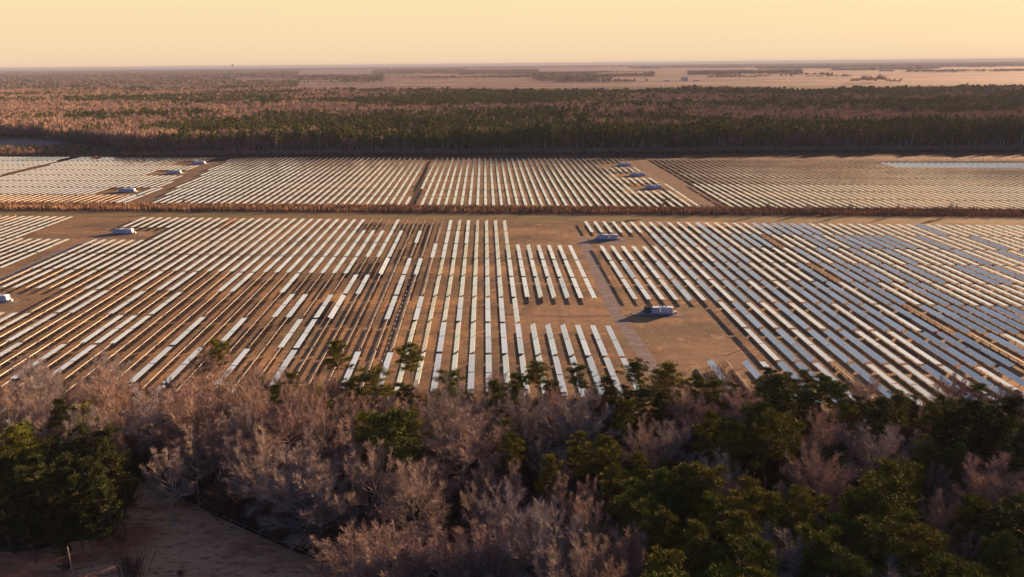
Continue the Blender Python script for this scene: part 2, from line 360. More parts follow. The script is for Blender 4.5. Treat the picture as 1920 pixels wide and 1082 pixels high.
def where(k, j):
    row = nth(j) + ' row from the hedge'
    if k <= -40: return row + ', %s column beyond the service road' % nth(-40 - k if k > -48 else -47 - k)
    if k <= -6: return row + ', %s column left of the ditch' % nth(-5 - k)
    if k < 11: return row + ', %s column right of the ditch' % nth(k + 6)
    return row + ', %s column right of the road' % nth(k - 11)
def make_table(tb, first=[None]):
    x, y, t, ln, st, k, j = tb
    r = thing('solar_table', (x, y, 0), TILT_Z, COLOURS[st] + ' solar table, ' + where(k, j), 'solar panel', 'solar tables in rows on the grass')
    if first[0] is None:
        kids = [link('panel_string', panel_me, r), link('panel_string', panel_me, r), link('torque_tube', tube_me, r)] + [link('post', post_me, r) for _ in range(7)]
        first[0] = kids
    else:
        kids = []
        for c in first[0]:
            d = c.copy(); S.collection.objects.link(d); d.parent = r; kids.append(d)
    a = R(t)
    for c, sgn in zip(kids[:2], (-1, 1)):
        c.location = (0, sgn * TLEN / 4, TH); c.rotation_euler = (0, a, 0)
    kids[2].location = (0, 0, TH); kids[2].rotation_euler = (0, 0, 0)
    for i, c in enumerate(kids[3:]): c.location = (0, (-.47 + i * .94 / 6) * TLEN, 0)
for i in sorted(single): make_table(tables[i])
rest = MB(); ca, sa = math.cos(TILT_Z), math.sin(TILT_Z)
for i, (x, y, t, ln, st, k, j) in enumerate(tables):
    if i in single: continue
    lo = MB()
    for y0, y1 in ((-ln / 2, -.3), (.3, ln / 2)): lo.box(-TW / 2, TW / 2, y0, y1, -.03, .03, 1, 0); lo.m[-6] = 2
    c, s = math.cos(R(t)), math.sin(R(t))
    lo.v = [(vx * c + vz * s, vy, -vx * s + vz * c + TH) for vx, vy, vz in lo.v]
    lo.box(-.06, .06, -ln / 2, ln / 2, TH - .2, TH - .08, 3)
    for f in ((-.46, -.3, -.15, 0, .15, .3, .46) if j >= 1 else (-.44, -.15, .15, .44)): lo.box(-.08, .08, f * ln - .1, f * ln + .1, -.1, TH - .1, 4)
    n = len(rest.v); rest.v += [(x + vx * ca - vy * sa, y + vx * sa + vy * ca, vz) for vx, vy, vz in lo.v]
    rest.f += [tuple(q + n for q in f) for f in lo.f]; rest.m += lo.m
o = rest.build('far_solar_array', [M['glass'], M['alu'], M['back'], M['steel'], M['post']])
tag(o, 'rows of small pale solar tables beyond the hedge and at the field edges', 'solar array', kind='stuff')
def row_pt(k, j, z=0): p = G0 + GA * k + GB * j; return (p[0], p[1], z)
dm = MB(); wm = MB()
for i in range(46):
    j0 = 1.3 + i * .165; j1 = j0 + .166; w = .10 + .04 * rng.random()
    a, b = row_pt(-5.42 - w, j0, .045), row_pt(-5.42 + w, j0, .045); c, d = row_pt(-5.42 + w, j1, .045), row_pt(-5.42 - w, j1, .045)
    dm.quad(d, c, b, a)
    if j0 > 3.4 and rng.random() < .85:
        m0 = j0 + .05; m1 = j0 + .07 + .05 * rng.random(); o_ = rng.gauss(0, .02)
        wm.quad(row_pt(-5.45 + o_, m1, .055), row_pt(-5.38 + o_, m1, .055), row_pt(-5.39 + o_, m0, .055), row_pt(-5.46 + o_, m0, .055))
tag(dm.build('ditch', M['mud']), kind='structure'); tag(wm.build('water', M['water']), kind='structure')

# ------------------------------------------------------------------ inverter stations
def rbox(name, x0, x1, y0, y1, z0, z1, m, parent, bev=.06):
    import bmesh
    mb = MB(); mb.box(x0, x1, y0, y1, z0, z1); o = mb.build(name, m, parent)
    bm = bmesh.new(); bm.from_mesh(o.data); bmesh.ops.bevel(bm, geom=bm.edges[:], offset=bev, segments=2, affect='EDGES'); bm.to_mesh(o.data); bm.free()
    return o
def station(px, py, label, opened, L):
    x, y = ground(px, py + 4 * (py - 119) / 460)
    t = thing('inverter_station', (x, y, 0), R(-4), label, 'inverter', 'inverter stations beside the tables')
    pad = MB(); n = 18
    pad.v = [((L / 2 + 3.6) * math.copysign(abs(math.cos(a)) ** .5, math.cos(a)) * (1 + .06 * rng.random()), 3.4 * math.copysign(abs(math.sin(a)) ** .5, math.sin(a)), z) for z in (-.1, .14) for a in [2 * math.pi * i / n for i in range(n)]]
    pad.f = [tuple(range(n, 2 * n))] + [(i, (i + 1) % n, n + (i + 1) % n, n + i) for i in range(n)]; pad.m = [0] * (n + 1)
    pad.build('gravel_pad', M['gravel'], t)
    rbox('skid', -L / 2, L / 2, -1.25, 1.25, .14, .5, M['grey'], t)
    a, b = -L / 2 + 1.3, .9
    if opened:
        mid = a + 2.9
        cab = rbox('open_switchgear', a, mid, -1.0, 1.0, .5, 2.9, M['dark'], t)
        f = MB()
        for i in range(5): f.box(a + i * .68, a + i * .68 + .1, -1.06, -1.0, .5, 2.95)
        f.box(a, mid, -1.06, -1.0, 1.55, 1.68); f.box(a, mid, -1.06, -1.0, 2.85, 3.0)
        f.build('cabinet_frame', M['grey'], cab)
        a = mid + .12
    inv = rbox('inverter_cabinet', a, b, -1.1, 1.1, .5, 2.95, M['blue'], t)
    d = MB(); nd = max(2, int((b - a) / 1.1))
    for i in range(nd):
        x0 = a + .1 + i * (b - a - .2) / nd
        d.box(x0, x0 + (b - a - .2) / nd - .08, -1.125, -1.098, .62, 2.8)
    dr = d.build('door', M['blue'], inv)
    v = MB()
    for i in range(nd): x0 = a + .25 + i * (b - a - .2) / nd; v.box(x0, x0 + .5, -1.14, -1.126, 2.25, 2.65)
    v.build('vent', M['dark'], dr)
    for i in range(3):
        fm = MB(); fx = -L / 2 + 1.9 + i * 1.25; fm.tube([(fx, 0, 2.9), (fx, 0, 3.35)], [.42, .38], 10, cap=True); fm.build('roof_fan', M['dark'], t)
    rbox('transformer', 1.35, L / 2 - 1.1, -1.15, 1.15, .5, 3.1, M['blue'], t)
    for i in range(2):
        fm = MB(); fx = 2.2 + i * 1.5; fm.tube([(fx, .2, 3.05), (fx, .2, 3.5)], [.34, .3], 10, cap=True); fm.build('bushing_cover', M['dark'], t)
    rbox('cooling_fins', L / 2 - 1.05, L / 2 - .45, -1.15, 1.15, .5, 3.0, M['white'], t, .03)
    rbox('cable_box', L / 2 + .2, L / 2 + 1.2, -.6, .6, .1, 1.2, M['concrete'], t, .04)
    rbox('cable_box', -L / 2 + .1, -L / 2 + 1.1, -.8, .8, .5, 1.7, M['grey'], t, .04)
    return t
SL = ['white inverter station at the head of the service road', 'white inverter station at the far end of the gravel road', 'white inverter station with open dark switchgear beside the gravel road crossing', 'white inverter cabinet cut by the left picture edge',
      'white inverter station nearest the forest, beyond the hedge, left of centre', 'middle white inverter station of three along the diagonal track', 'white inverter station beside the lone yellow table beyond the hedge',
      'white inverter station nearest the forest, right of centre', 'middle white inverter station of the three right of centre', 'white inverter station nearest the hedge, right of centre']
for i, (sx, sy) in enumerate(STATIONS): station(sx, sy, SL[i], i == 2, 13.5 if i < 4 else 14.5)

# ------------------------------------------------------------------ tree models
def bez(p, d0, d1, ln, n):
    "a limb that starts along d0 and bends to d1"
    pts = [Vector(p)]
    for i in range(n):
        d = d0.lerp(d1, (i + .5) / n).normalized(); d = (d + Vector((rng.gauss(0, .07), rng.gauss(0, .07), rng.gauss(0, .04)))).normalized()
        pts.append(pts[-1] + d * (ln / n))
    return pts
def bare_model(name, H, rad, fork, nl, nb, nt, twig, zc=.46, wild=1.0):
    "trunk with limbs (one mesh) and a crown of boughs and twigs (another); limb ends lie on a dome"
    tk, cr = MB(), MB(); up = Vector((0, 0, 1)); r0 = H * .0115
    top = H * .62; tp = [Vector((rng.gauss(0, .10) * i, rng.gauss(0, .10) * i, top * i / 6)) for i in range(7)]
    tk.tube(tp, [r0 * (1.2 if i == 0 else 1 - .75 * i / 6) for i in range(7)], 6)
    def on(z):
        q = min(5.999, max(0, z / top * 6)); return tp[int(q)].lerp(tp[int(q) + 1], q % 1)
    heart = Vector((0, 0, H * (fork + .06)))
    def fit(p, d, ln):
        e = p + d * ln; k = (e.x / rad) ** 2 + (e.y / rad) ** 2 + ((e.z - H * zc) / (H * (1 - zc))) ** 2
        return ln if k < 1.12 else ln * max(.25, 1 - (k - 1.12) * 1.6)
    for i in range(nl):
        u = (i + .5) / nl; phi = math.radians(104 * (1 - u) ** .62 + rng.gauss(0, 5)); az = i * 2.399 + rng.gauss(0, .3)
        k = rng.uniform(.78, 1.06); end = Vector((rad * k * math.sin(phi) * math.cos(az), rad * k * math.sin(phi) * math.sin(az), H * (zc + (1 - zc) * k * math.cos(phi))))
        base = on(H * (fork + (.56 - fork) * u * rng.uniform(.7, 1.1))); span = end - base
        if end.z < base.z + 1: end.z = base.z + 1; span = end - base
        ctl = base + Vector((span.x * .62, span.y * .62, span.z * .36)); pts = []
        for q in range(8):
            t = q / 7; p = base * (1 - t) ** 2 + ctl * 2 * t * (1 - t) + end * t * t
            pts.append(p + Vector((rng.gauss(0, .16), rng.gauss(0, .16), rng.gauss(0, .1))) * (q > 0) * wild)
        rr = r0 * .36; tk.tube(pts, [rr * (1 - .86 * q / 7) for q in range(8)], 4)
        for b in range(nb):
            f = .18 + .82 * (b + rng.random()) / nb; q = min(6.999, f * 7); i0 = int(q); bp = pts[i0].lerp(pts[i0 + 1], q - i0); dr = (pts[i0 + 1] - pts[i0]).normalized()
            sd = Vector((rng.gauss(0, 1), rng.gauss(0, 1), rng.gauss(.2, .5))).normalized(); rd = (bp - heart).normalized(); d0 = (dr + sd * .75 * wild).normalized(); d1 = (d0 * .55 + rd * .7 + up * .22).normalized()
            bl = rad * rng.uniform(.22, .42) * (1.25 - .7 * f); bo = bez(bp, d0, d1, bl, 3); cr.tube(bo, [.021, .016, .012, .007], 3)
            for c in range(nt):
                g = rng.uniform(.1, 1) * 2.999; i2 = int(g); b2 = bo[i2].lerp(bo[i2 + 1], g - i2)
                d2 = ((bo[i2 + 1] - bo[i2]).normalized() + rd * .35 + Vector((rng.gauss(0, .6), rng.gauss(0, .6), rng.gauss(.15, .5)))).normalized(); l2 = fit(b2, d2, bl * rng.uniform(.35, .65)); e2 = b2 + d2 * l2
                cr.ribbon(b2, e2, twig * 1.2, twig * .6)
                for e in range(10):
                    b3 = b2.lerp(e2, rng.uniform(.1, 1)); d3 = (d2 + rd * .2 + Vector((rng.gauss(0, .5), rng.gauss(0, .5), rng.gauss(.15, .38)))).normalized()
                    cr.ribbon(b3, b3 + d3 * fit(b3, d3, rng.uniform(.5, 1.25) * H / 20), twig * .8, twig * .35)
    return tk.mesh(name + '_trunk', [M['bark']]), cr.mesh(name + '_crown', [M['twig']])
def pine_model(name, H, rad, base, nl, per, needles='needles'):
    "bent trunk, whorled limbs and cloud-like needle tufts with gaps between them"
    tk, cr = MB(), MB(); r0 = H * .012
    tp = [Vector((rng.gauss(0, .1) * i, rng.gauss(0, .1) * i, H * .97 * i / 7)) for i in range(8)]
    tk.tube(tp, [r0 * (1 - .88 * i / 7) for i in range(8)], 6)
    def clump(c, r):
        for _ in range(per):
            d = Vector((rng.gauss(0, 1), rng.gauss(0, 1), rng.gauss(.2, .55))).normalized(); p = c + Vector((d.x, d.y, d.z * .65)) * r * rng.uniform(.1, .8)
            q = p + (d + Vector((0, 0, .5))).normalized() * r * rng.uniform(.22, .42); cr.ribbon(p, q, .052, .02)
    lean = rng.uniform(0, 6.28)
    for i in range(nl):
        f = i / (nl - 1); z = H * (base + (.985 - base) * f); k = min(6.999, z / (H * .97) * 7); q = int(k); b = tp[q].lerp(tp[q + 1], k - q)
        az = i * 2.399 + rng.gauss(0, .5); prof = math.sin(math.pi * (f * .72 + .28)) ** .6 * rng.uniform(.45, 1.15) * (1 + .22 * math.cos(az - lean))
        ln = max(.6, rad * prof); d0 = Vector((math.cos(az), math.sin(az), .02 + .5 * f)).normalized(); d1 = (d0 + Vector((0, 0, .5))).normalized()
        limb = bez(b, d0, d1, ln, 4); tk.tube(limb, [.09, .07, .055, .04, .02], 3)
        for s_ in range(int(1.2 + ln * .75)):
            g = (.25 + .7 * rng.random()) * 3.999; i2 = int(g); c = limb[i2].lerp(limb[i2 + 1], g - i2) + Vector((rng.gauss(0, .6), rng.gauss(0, .6), rng.gauss(.2, .25)))
            clump(c, rng.uniform(.7, 1.2))
        clump(limb[-1], rng.uniform(.95, 1.55))
    clump(tp[-1], 1.1)
    return tk.mesh(name + '_trunk', [M['pine_bark']]), cr.mesh(name + '_crown', [M[needles]])
# heights about 20 m at scale 1
BROAD = [bare_model('broad', 20, 7.0, .20, 24, 13, 6, .017, .44, .9), bare_model('broad', 20, 6.4, .24, 21, 13, 6, .017, .48, .9), bare_model('broad', 20, 7.6, .16, 26, 13, 6, .017, .42, 1.0), bare_model('broad', 20, 6.8, .30, 20, 14, 5, .017, .5, 1.1)]
TALL = [bare_model('tall', 20, 3.8, .30, 14, 11, 5, .017, .50, .9), bare_model('tall', 20, 3.2, .36, 12, 11, 5, .018, .54, .9), bare_model('tall', 20, 4.6, .26, 16, 11, 5, .017, .48, .9)]
PINE = [pine_model('pine', 20, 4.4, .46, 30, 130), pine_model('pine', 20, 4.8, .52, 28, 130), pine_model('pine', 20, 4.0, .38, 32, 125), pine_model('pine', 20, 5.0, .56, 26, 135)]
BUSHY = [pine_model('bushy_pine', 20, 4.6, .20, 42, 110, 'shaded_needles'), pine_model('bushy_pine', 20, 4.1, .26, 40, 110, 'shaded_needles')]

# ------------------------------------------------------------------ foreground wood
trees = []                                     # (x, y, height, kind, model, spread, special label)
def at_top(px, py, H):
    "foot of a tree of height H whose top shows at this photo pixel"
    return ground(px, py, H)
def add(px, py, H, kind, spread=1.0, label=None):
    x, y = at_top(px, py, H); trees.append([x, y, H, kind, spread, label])
for t in [  # broad bare crowns the photo singles out: top pixel, height, crown spread
    (866, 776, 22, 'broad', 1.15, 'wide pale round-topped bare tree at the centre of the wood'), (985, 733, 20, 'broad', 1.0), (1090, 742, 20, 'broad', 1.1, 'wide fan-shaped orange-lit bare tree above the centre pines'),
    (772, 864, 23, 'broad', .85, 'pale branching bare tree with orange-lit tips left of the dark hollow'), (1012, 948, 23, 'broad', .95, 'round bare tree with bright orange top at the bottom centre'), (1174, 988, 20, 'broad', .8),
    (690, 830, 23, 'broad', .8), (1395, 726, 19, 'broad', 1.05), (1553, 768, 21, 'broad', .9), (1652, 793, 22, 'broad', 1.05, 'large rounded orange-lit bare tree among the right-hand pines'), (1545, 838, 22, 'broad', .95),
    (1352, 852, 20, 'broad', .8), (1873, 856, 23, 'broad', .95), (1297, 726, 18, 'broad', .9), (1626, 702, 17, 'broad', 1.0), (1478, 1012, 20, 'broad', 1.2, 'spreading pale bare tree at the bottom edge among pines'),
    (1677, 1060, 20, 'broad', 1.1), (560, 838, 25, 'broad', 1.0, 'huge grey bare tree at the corner of the clearing'), (590, 868, 22, 'broad', .85), (655, 985, 20, 'broad', 1.0), (735, 992, 20, 'broad', 1.0), (820, 988, 20, 'broad', 1.05), (905, 986, 20, 'broad', 1.0), (955, 975, 20, 'broad', .9),
    (50, 664, 18, 'broad', .95), (195, 660, 19, 'broad', .85), (390, 650, 18, 'broad', .9), (895, 730, 18, 'broad', .9), (765, 752, 19, 'broad', .85), (1262, 786, 19, 'broad', .8), (1207, 786, 19, 'broad', .8), (1795, 700, 16, 'broad', .9), (1890, 722, 16, 'broad', .9),
    (1355, 682, 15, 'broad', .8), (1103, 932, 20, 'broad', .7), (1770, 926, 19, 'broad', .7), (525, 690, 17, 'broad', .8), (470, 690, 17, 'broad', .75)]: add(*t)
for t in [(885, 902, 16, 'tall', 1.0), (962, 858, 20, 'tall', 1.0), (1050, 888, 18, 'tall', 1.1), (1056, 838, 17, 'tall', .9), (1107, 884, 17, 'tall', .9), (680, 742, 19, 'tall', 1.1), (1763, 858, 18, 'tall', 1.0), (1725, 796, 18, 'tall', 1.0), (1463, 902, 15, 'tall', .8), (1575, 1012, 15, 'tall', .8), (1602, 1010, 15, 'tall', .8), (1830, 998, 18, 'tall', .9), (212, 768, 15, 'tall', .8),
          (300, 830, 21, 'tall', 1.1), (350, 800, 21, 'tall', 1.1), (395, 785, 21, 'tall', 1.1), (440, 800, 21, 'tall', 1.1), (488, 790, 21, 'tall', 1.1), (640, 790, 20, 'tall', 1.1)]: add(*t)
for t in [(708, 692, 17, 'pine', 1.15), (765, 646, 18, 'pine', .95, 'dark pine standing before the tables beside the ditch'), (850, 698, 17, 'pine', 1.0), (755, 782, 20, 'pine', 1.15), (928, 716, 17, 'pine', .9), (965, 722, 16, 'pine', .8), (955, 818, 18, 'pine', .8), (1028, 857, 19, 'pine', .8, 'small yellow-lit pine left of the white-barked bare tree'), (1085, 812, 19, 'pine', 1.0), (1130, 822, 19, 'pine', 1.0),
          (1173, 752, 18, 'pine', .85), (1250, 682, 19, 'pine', 1.3, 'flat-topped pine at the near end of the gravel road'), (1238, 742, 18, 'bushy', .75), (1310, 705, 16, 'pine', .9), (1345, 715, 16, 'pine', .9), (1430, 712, 16, 'pine', 1.0), (1470, 705, 16, 'pine', 1.0), (1510, 697, 17, 'pine', 1.0), (1545, 705, 16, 'pine', 1.0), (1580, 720, 16, 'pine', 1.0),
          (1655, 750, 19, 'pine', 1.0, 'yellow-lit pine behind the large rounded bare tree'), (1690, 745, 17, 'pine', .9), (1750, 762, 18, 'pine', 1.0), (1805, 752, 17, 'pine', 1.0), (1850, 765, 17, 'pine', 1.0), (1900, 768, 17, 'pine', 1.0), (1750, 832, 19, 'pine', .9), (1805, 836, 19, 'pine', .9), (1700, 882, 20, 'pine', 1.1), (628, 639, 18, 'pine', .85, 'slim pine rising above the wood before the left tables'), (400, 640, 19, 'pine', .75), (517, 724, 16, 'pine', .75), (593, 726, 17, 'pine', 1.0), (545, 700, 14, 'pine', .7),
          (1200, 852, 19, 'pine', 0.95), (1243, 882, 22, 'pine', 0.98), (1290, 878, 21, 'pine', 1.02), (1180, 908, 20, 'pine', 1.05), (1332, 932, 19, 'pine', 0.95), (1402, 902, 22, 'pine', 0.98), (1440, 930, 21, 'pine', 1.02), (1500, 922, 20, 'pine', 1.05), (1602, 932, 19, 'pine', 0.95), (1384, 962, 22, 'pine', 0.98), (1302, 985, 21, 'pine', 1.02), (1252, 962, 20, 'pine', 1.05), (1562, 966, 19, 'pine', 0.95), (1642, 985, 22, 'pine', 0.98), (1702, 962, 21, 'pine', 1.02), (1724, 990, 20, 'pine', 1.05), (1822, 932, 19, 'pine', 0.95), (1424, 1012, 22, 'pine', 0.98), (1692, 1022, 21, 'pine', 1.02), (1765, 1048, 20, 'pine', 1.05), (1352, 1042, 19, 'pine', 0.95), (1262, 1045, 22, 'pine', 0.98), (1885, 1002, 21, 'pine', 1.02), (1204, 950, 20, 'pine', 1.05), (1150, 872, 19, 'pine', 0.95), (1530, 1000, 22, 'pine', 0.98), (1610, 1050, 21, 'pine', 1.02), (1820, 1060, 20, 'pine', 1.05), (1910, 930, 19, 'pine', 0.95), (1320, 880, 22, 'pine', 0.98),
          (105, 752, 19, 'pine', .9), (150, 760, 19, 'pine', .85, 'right one of two yellow-topped pines above the dark pine group'), (192, 788, 15, 'pine', .7),
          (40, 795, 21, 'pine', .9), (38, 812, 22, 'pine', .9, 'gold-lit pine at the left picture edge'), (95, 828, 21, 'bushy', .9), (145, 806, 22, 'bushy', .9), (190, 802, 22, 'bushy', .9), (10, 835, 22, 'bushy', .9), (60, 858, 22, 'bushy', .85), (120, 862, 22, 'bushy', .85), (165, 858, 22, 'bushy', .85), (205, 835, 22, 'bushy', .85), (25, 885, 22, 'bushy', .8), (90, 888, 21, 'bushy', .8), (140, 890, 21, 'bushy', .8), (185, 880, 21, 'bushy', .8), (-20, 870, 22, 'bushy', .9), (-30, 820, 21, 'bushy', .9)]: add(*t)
CLEAR = [ground(*p) for p in [(-200, 1045), (60, 1034), (180, 1010), (228, 975), (240, 930), (262, 900), (330, 920), (440, 980), (625, 1066), (650, 1120), (650, 1300), (-200, 1300)]]
hand = len(trees)
def edge_y(x): return 196 + (-.055 * x if x < 0 else -.085 * x) + 5 * (float(vnoise(x / 14, 3.3, 9)) - .5)
gy = 84.0
cands = []
while gy < 215:
    gx = -220 + rng.random() * 6
    while gx < 230:
        x, y = gx + rng.uniform(-2.6, 2.6), gy + rng.uniform(-2.6, 2.6); gx += 6.2
        if y > edge_y(x): continue
        q = project((x, y, 0)); 
        H = rng.uniform(19, 25) if y < edge_y(x) - 24 else rng.uniform(10.5, 15.5)
        qt = project((x, y, H))
        if not (-40 < qt[0] < 1960) or qt[1] > 1105: continue
        if in_poly(x, y, CLEAR): continue
        if qt[0] < 640 and y < 118: continue
        cands.append((x, y, H, qt[0], qt[1]))
    gy += 6.0
rng.shuffle(cands)
for x, y, H, tx, ty in cands:
    if tx > 1125 and y < 152: pr = .95
    elif tx < 235 and ty > 800: pr = 1.0 if y < 156 else .06
    elif tx < 640: pr = -.2
    elif tx < 1130: pr = .32 if ty < 780 else .30 if ty < 900 else .04
    elif ty > 830: pr = .90
    else: pr = .74
    pr = min(1, max(.02, pr + .5 * (float(vnoise(x / 16, y / 16, 21)) - .5) * (0 < pr < 1)))
    pine = rng.random() < pr
    md = 5.8 if pine else 6.5
    ok = True
    for i, t in enumerate(trees):
        d2 = (t[0] - x) ** 2 + (t[1] - y) ** 2
        m2 = md + (3.4 if t[3] == 'broad' and i < hand else 1.4 if t[3] == 'broad' else 0)
        if d2 < m2 * m2: ok = False; break
    if not ok: continue
    # keep the singled-out crowns clear: no taller tree just in front of them
    for t in trees[:hand]:
        if t[3] == 'broad' and t[1] > y and t[1] - y < 16 and abs(t[0] - x) < 6 * t[4]: H = min(H, 16)
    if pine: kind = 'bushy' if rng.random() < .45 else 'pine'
    else: kind = 'broad' if rng.random() < .6 else 'tall'
    trees.append([x, y, H, kind, rng.uniform(.85, 1.15) * (.82 if kind == 'broad' else 1.1), None])
MODELS = {'broad': BROAD, 'tall': TALL, 'pine': PINE, 'bushy': BUSHY}
for t in trees: t.append(project((t[0], t[1], t[2]))[0]); t.append(int(min(6, max(0, (edge_y(t[0]) - t[1]) // 15))))
ROWS = ['row along the solar field', 'second row from the solar field', 'third row from the solar field', 'fourth row from the solar field', 'fifth row from the solar field', 'second row from the bottom edge', 'bottom edge row']
count = {}
for x, y, H, kind, spread, label, px, tier in sorted(trees, key=lambda t: t[6]):
    kd = 'bare' if kind in ('broad', 'tall') else 'pine'
    if label is None:
        n = count[(kd, tier)] = count.get((kd, tier), 0) + 1
        look = {'broad': 'spreading bare tree', 'tall': 'slender bare tree', 'pine': 'open-crowned pine', 'bushy': 'bushy shade-darkened pine'}[kind]
        label = '%s, %s %s from left in the %s' % (look, nth(n), 'bare' if kd == 'bare' else 'pine', ROWS[tier])
    tk, cr = rng.choice(MODELS[kind])
    r = thing('bare_tree' if kd == 'bare' else 'pine_tree', (x, y, -.1), rng.uniform(0, 6.28), label, 'tree' if kd == 'bare' else 'pine', 'bare trees of the near wood' if kd == 'bare' else 'pines of the near wood')
    s = H / 20; spread *= 1.15 if kind == 'broad' and label is None else 1.22 if kind == 'broad' else 1.25 if kind == 'pine' and y > edge_y(x) - 30 else 1
    r.scale = (s * spread * rng.uniform(.95, 1.05), s * spread * rng.uniform(.95, 1.05), s)
    link('trunk', tk, r); link('crown', cr, r)

# ------------------------------------------------------------------ masses of vegetation (stuff)
def scatter_object(name, pts, scales, picks, sources, label, cat):
    "one object that carries a whole mass: small meshes set on its points"
    me = bpy.data.meshes.new(name); me.from_pydata([tuple(p) for p in pts], [], [])
    a = me.attributes.new('size', 'FLOAT_VECTOR', 'POINT'); a.data.foreach_set('vector', np.asarray(scales, float).ravel())
    a = me.attributes.new('pick', 'INT', 'POINT'); a.data.foreach_set('value', np.asarray(picks, int))
    a = me.attributes.new('turn', 'FLOAT_VECTOR', 'POINT'); t = np.zeros((len(pts), 3)); t[:, 2] = nrg.uniform(0, 6.28, len(pts)); a.data.foreach_set('vector', t.ravel())
    o = link(name, me)
    ng = bpy.data.node_groups.new(name, 'GeometryNodeTree'); N = ng.nodes.new; L = ng.links.new
    ng.interface.new_socket('Geometry', in_out='INPUT', socket_type='NodeSocketGeometry'); ng.interface.new_socket('Geometry', in_out='OUTPUT', socket_type='NodeSocketGeometry')
    gi, go = N('NodeGroupInput'), N('NodeGroupOutput'); mp = N('GeometryNodeMeshToPoints'); L(gi.outputs[0], mp.inputs[0])
    gti = N('GeometryNodeGeometryToInstance')
    for s in reversed(sources):
        so = bpy.data.objects.new(name + '_source', s); oi = N('GeometryNodeObjectInfo'); oi.inputs['Object'].default_value = so; oi.inputs['As Instance'].default_value = True
        L(oi.outputs['Geometry'], gti.inputs[0])
    ip = N('GeometryNodeInstanceOnPoints'); L(mp.outputs[0], ip.inputs['Points']); L(gti.outputs[0], ip.inputs['Instance']); ip.inputs['Pick Instance'].default_value = True
    def attr(n, ty):
        k = N('GeometryNodeInputNamedAttribute'); k.data_type = ty; k.inputs[0].default_value = n; return k.outputs[0]
    L(attr('pick', 'INT'), ip.inputs['Instance Index']); L(attr('size', 'FLOAT_VECTOR'), ip.inputs['Scale'])
    er = N('FunctionNodeEulerToRotation'); L(attr('turn', 'FLOAT_VECTOR'), er.inputs[0]); L(er.outputs[0], ip.inputs['Rotation'])
    L(ip.outputs[0], go.inputs[0])
    md = o.modifiers.new('scatter', 'NODES'); md.node_group = ng
    return tag(o, label, cat, kind='stuff')
def join(pair, mats):
    "trunk and crown of a model as one mesh, for the masses"
    v, f, m = [], [], []
    for i, me in enumerate(pair):
        n = len(v); v += [tuple(p.co) for p in me.vertices]; f += [tuple(q + n for q in p.vertices) for p in me.polygons]; m += [i] * len(me.polygons)
    me = bpy.data.meshes.new('mass_tree'); me.from_pydata(v, [], f)
    for mt in mats: me.materials.append(mt)
    me.polygons.foreach_set('material_index', m); return me
def far_bare(H, rad, n):
    mb = MB(); mb.tube([(0, 0, 0), (0, 0, H * .75)], [.22, .08], 4, 1)
    for _ in range(n):
        a = rng.uniform(0, 6.28); rr = rad * math.sqrt(rng.random()); z = H * (.42 + .5 * (1 - (rr / rad) ** 2) * rng.random() ** .6)
        p = Vector((rr * math.cos(a), rr * math.sin(a), z)); d = Vector((math.cos(a) * rr / rad * .6 + rng.gauss(0, .2), math.sin(a) * rr / rad * .6 + rng.gauss(0, .2), 1)).normalized()
        mb.ribbon(p, p + d * rng.uniform(1.6, 3.2), .13, .05)
    return mb.mesh('far_bare', [M['far_twig'], M['bark']])
def far_pine(H, rad, n, base=.4, trunk=.22):
    mb = MB(); mb.tube([(0, 0, 0), (0, 0, H * .9)], [trunk, .06], 4, 1)
    for _ in range(n):
        f = rng.random(); z = H * (base + (1 - base) * f); rr = rad * (1.02 - f ** 1.6) * rng.uniform(.45, 1.1); a = rng.uniform(0, 6.28); c = Vector((rr * math.cos(a), rr * math.sin(a), z))
        for _k in range(7):
            d = Vector((rng.gauss(0, 1), rng.gauss(0, 1), rng.gauss(.3, .8))).normalized(); mb.ribbon(c + d * .15, c + d * rng.uniform(.8, 1.4), .3, .12)
    return mb.mesh('far_pine', [M['far_needles'], M['pine_bark'] if trunk < .3 else M['pale_bark']])
FB = [far_bare(15, 3.6, 190), far_bare(15, 3.0, 170), far_bare(15, 4.2, 210)]
FP = [far_pine(17, 3.0, 60), far_pine(17, 2.5, 55, .5), far_pine(17, 3.5, 64, .34), far_pine(18, 2.2, 40, .68, .34)]
def bush(n, h, rad):
    mb = MB()
    for _ in range(n):
        a = rng.uniform(0, 6.28); d = Vector((math.cos(a) * rng.random() * rad / h, math.sin(a) * rng.random() * rad / h, 1)).normalized(); p = Vector((rng.gauss(0, rad * .3), rng.gauss(0, rad * .3), 0))
        q = p + d * h * rng.uniform(.55, 1.05); mb.ribbon(p, q, .035, .025)
        for _k in range(3):
            b = p.lerp(q, rng.uniform(.35, .95)); mb.ribbon(b, b + (d + Vector((rng.gauss(0, .5), rng.gauss(0, .5), rng.gauss(.1, .3)))) * h * rng.uniform(.15, .35), .03, .015)
    return mb.mesh('bush', [M['shrub']])
BU = [bush(60, 2.4, 1.5), bush(80, 3.2, 1.8), bush(50, 1.6, 1.3)]

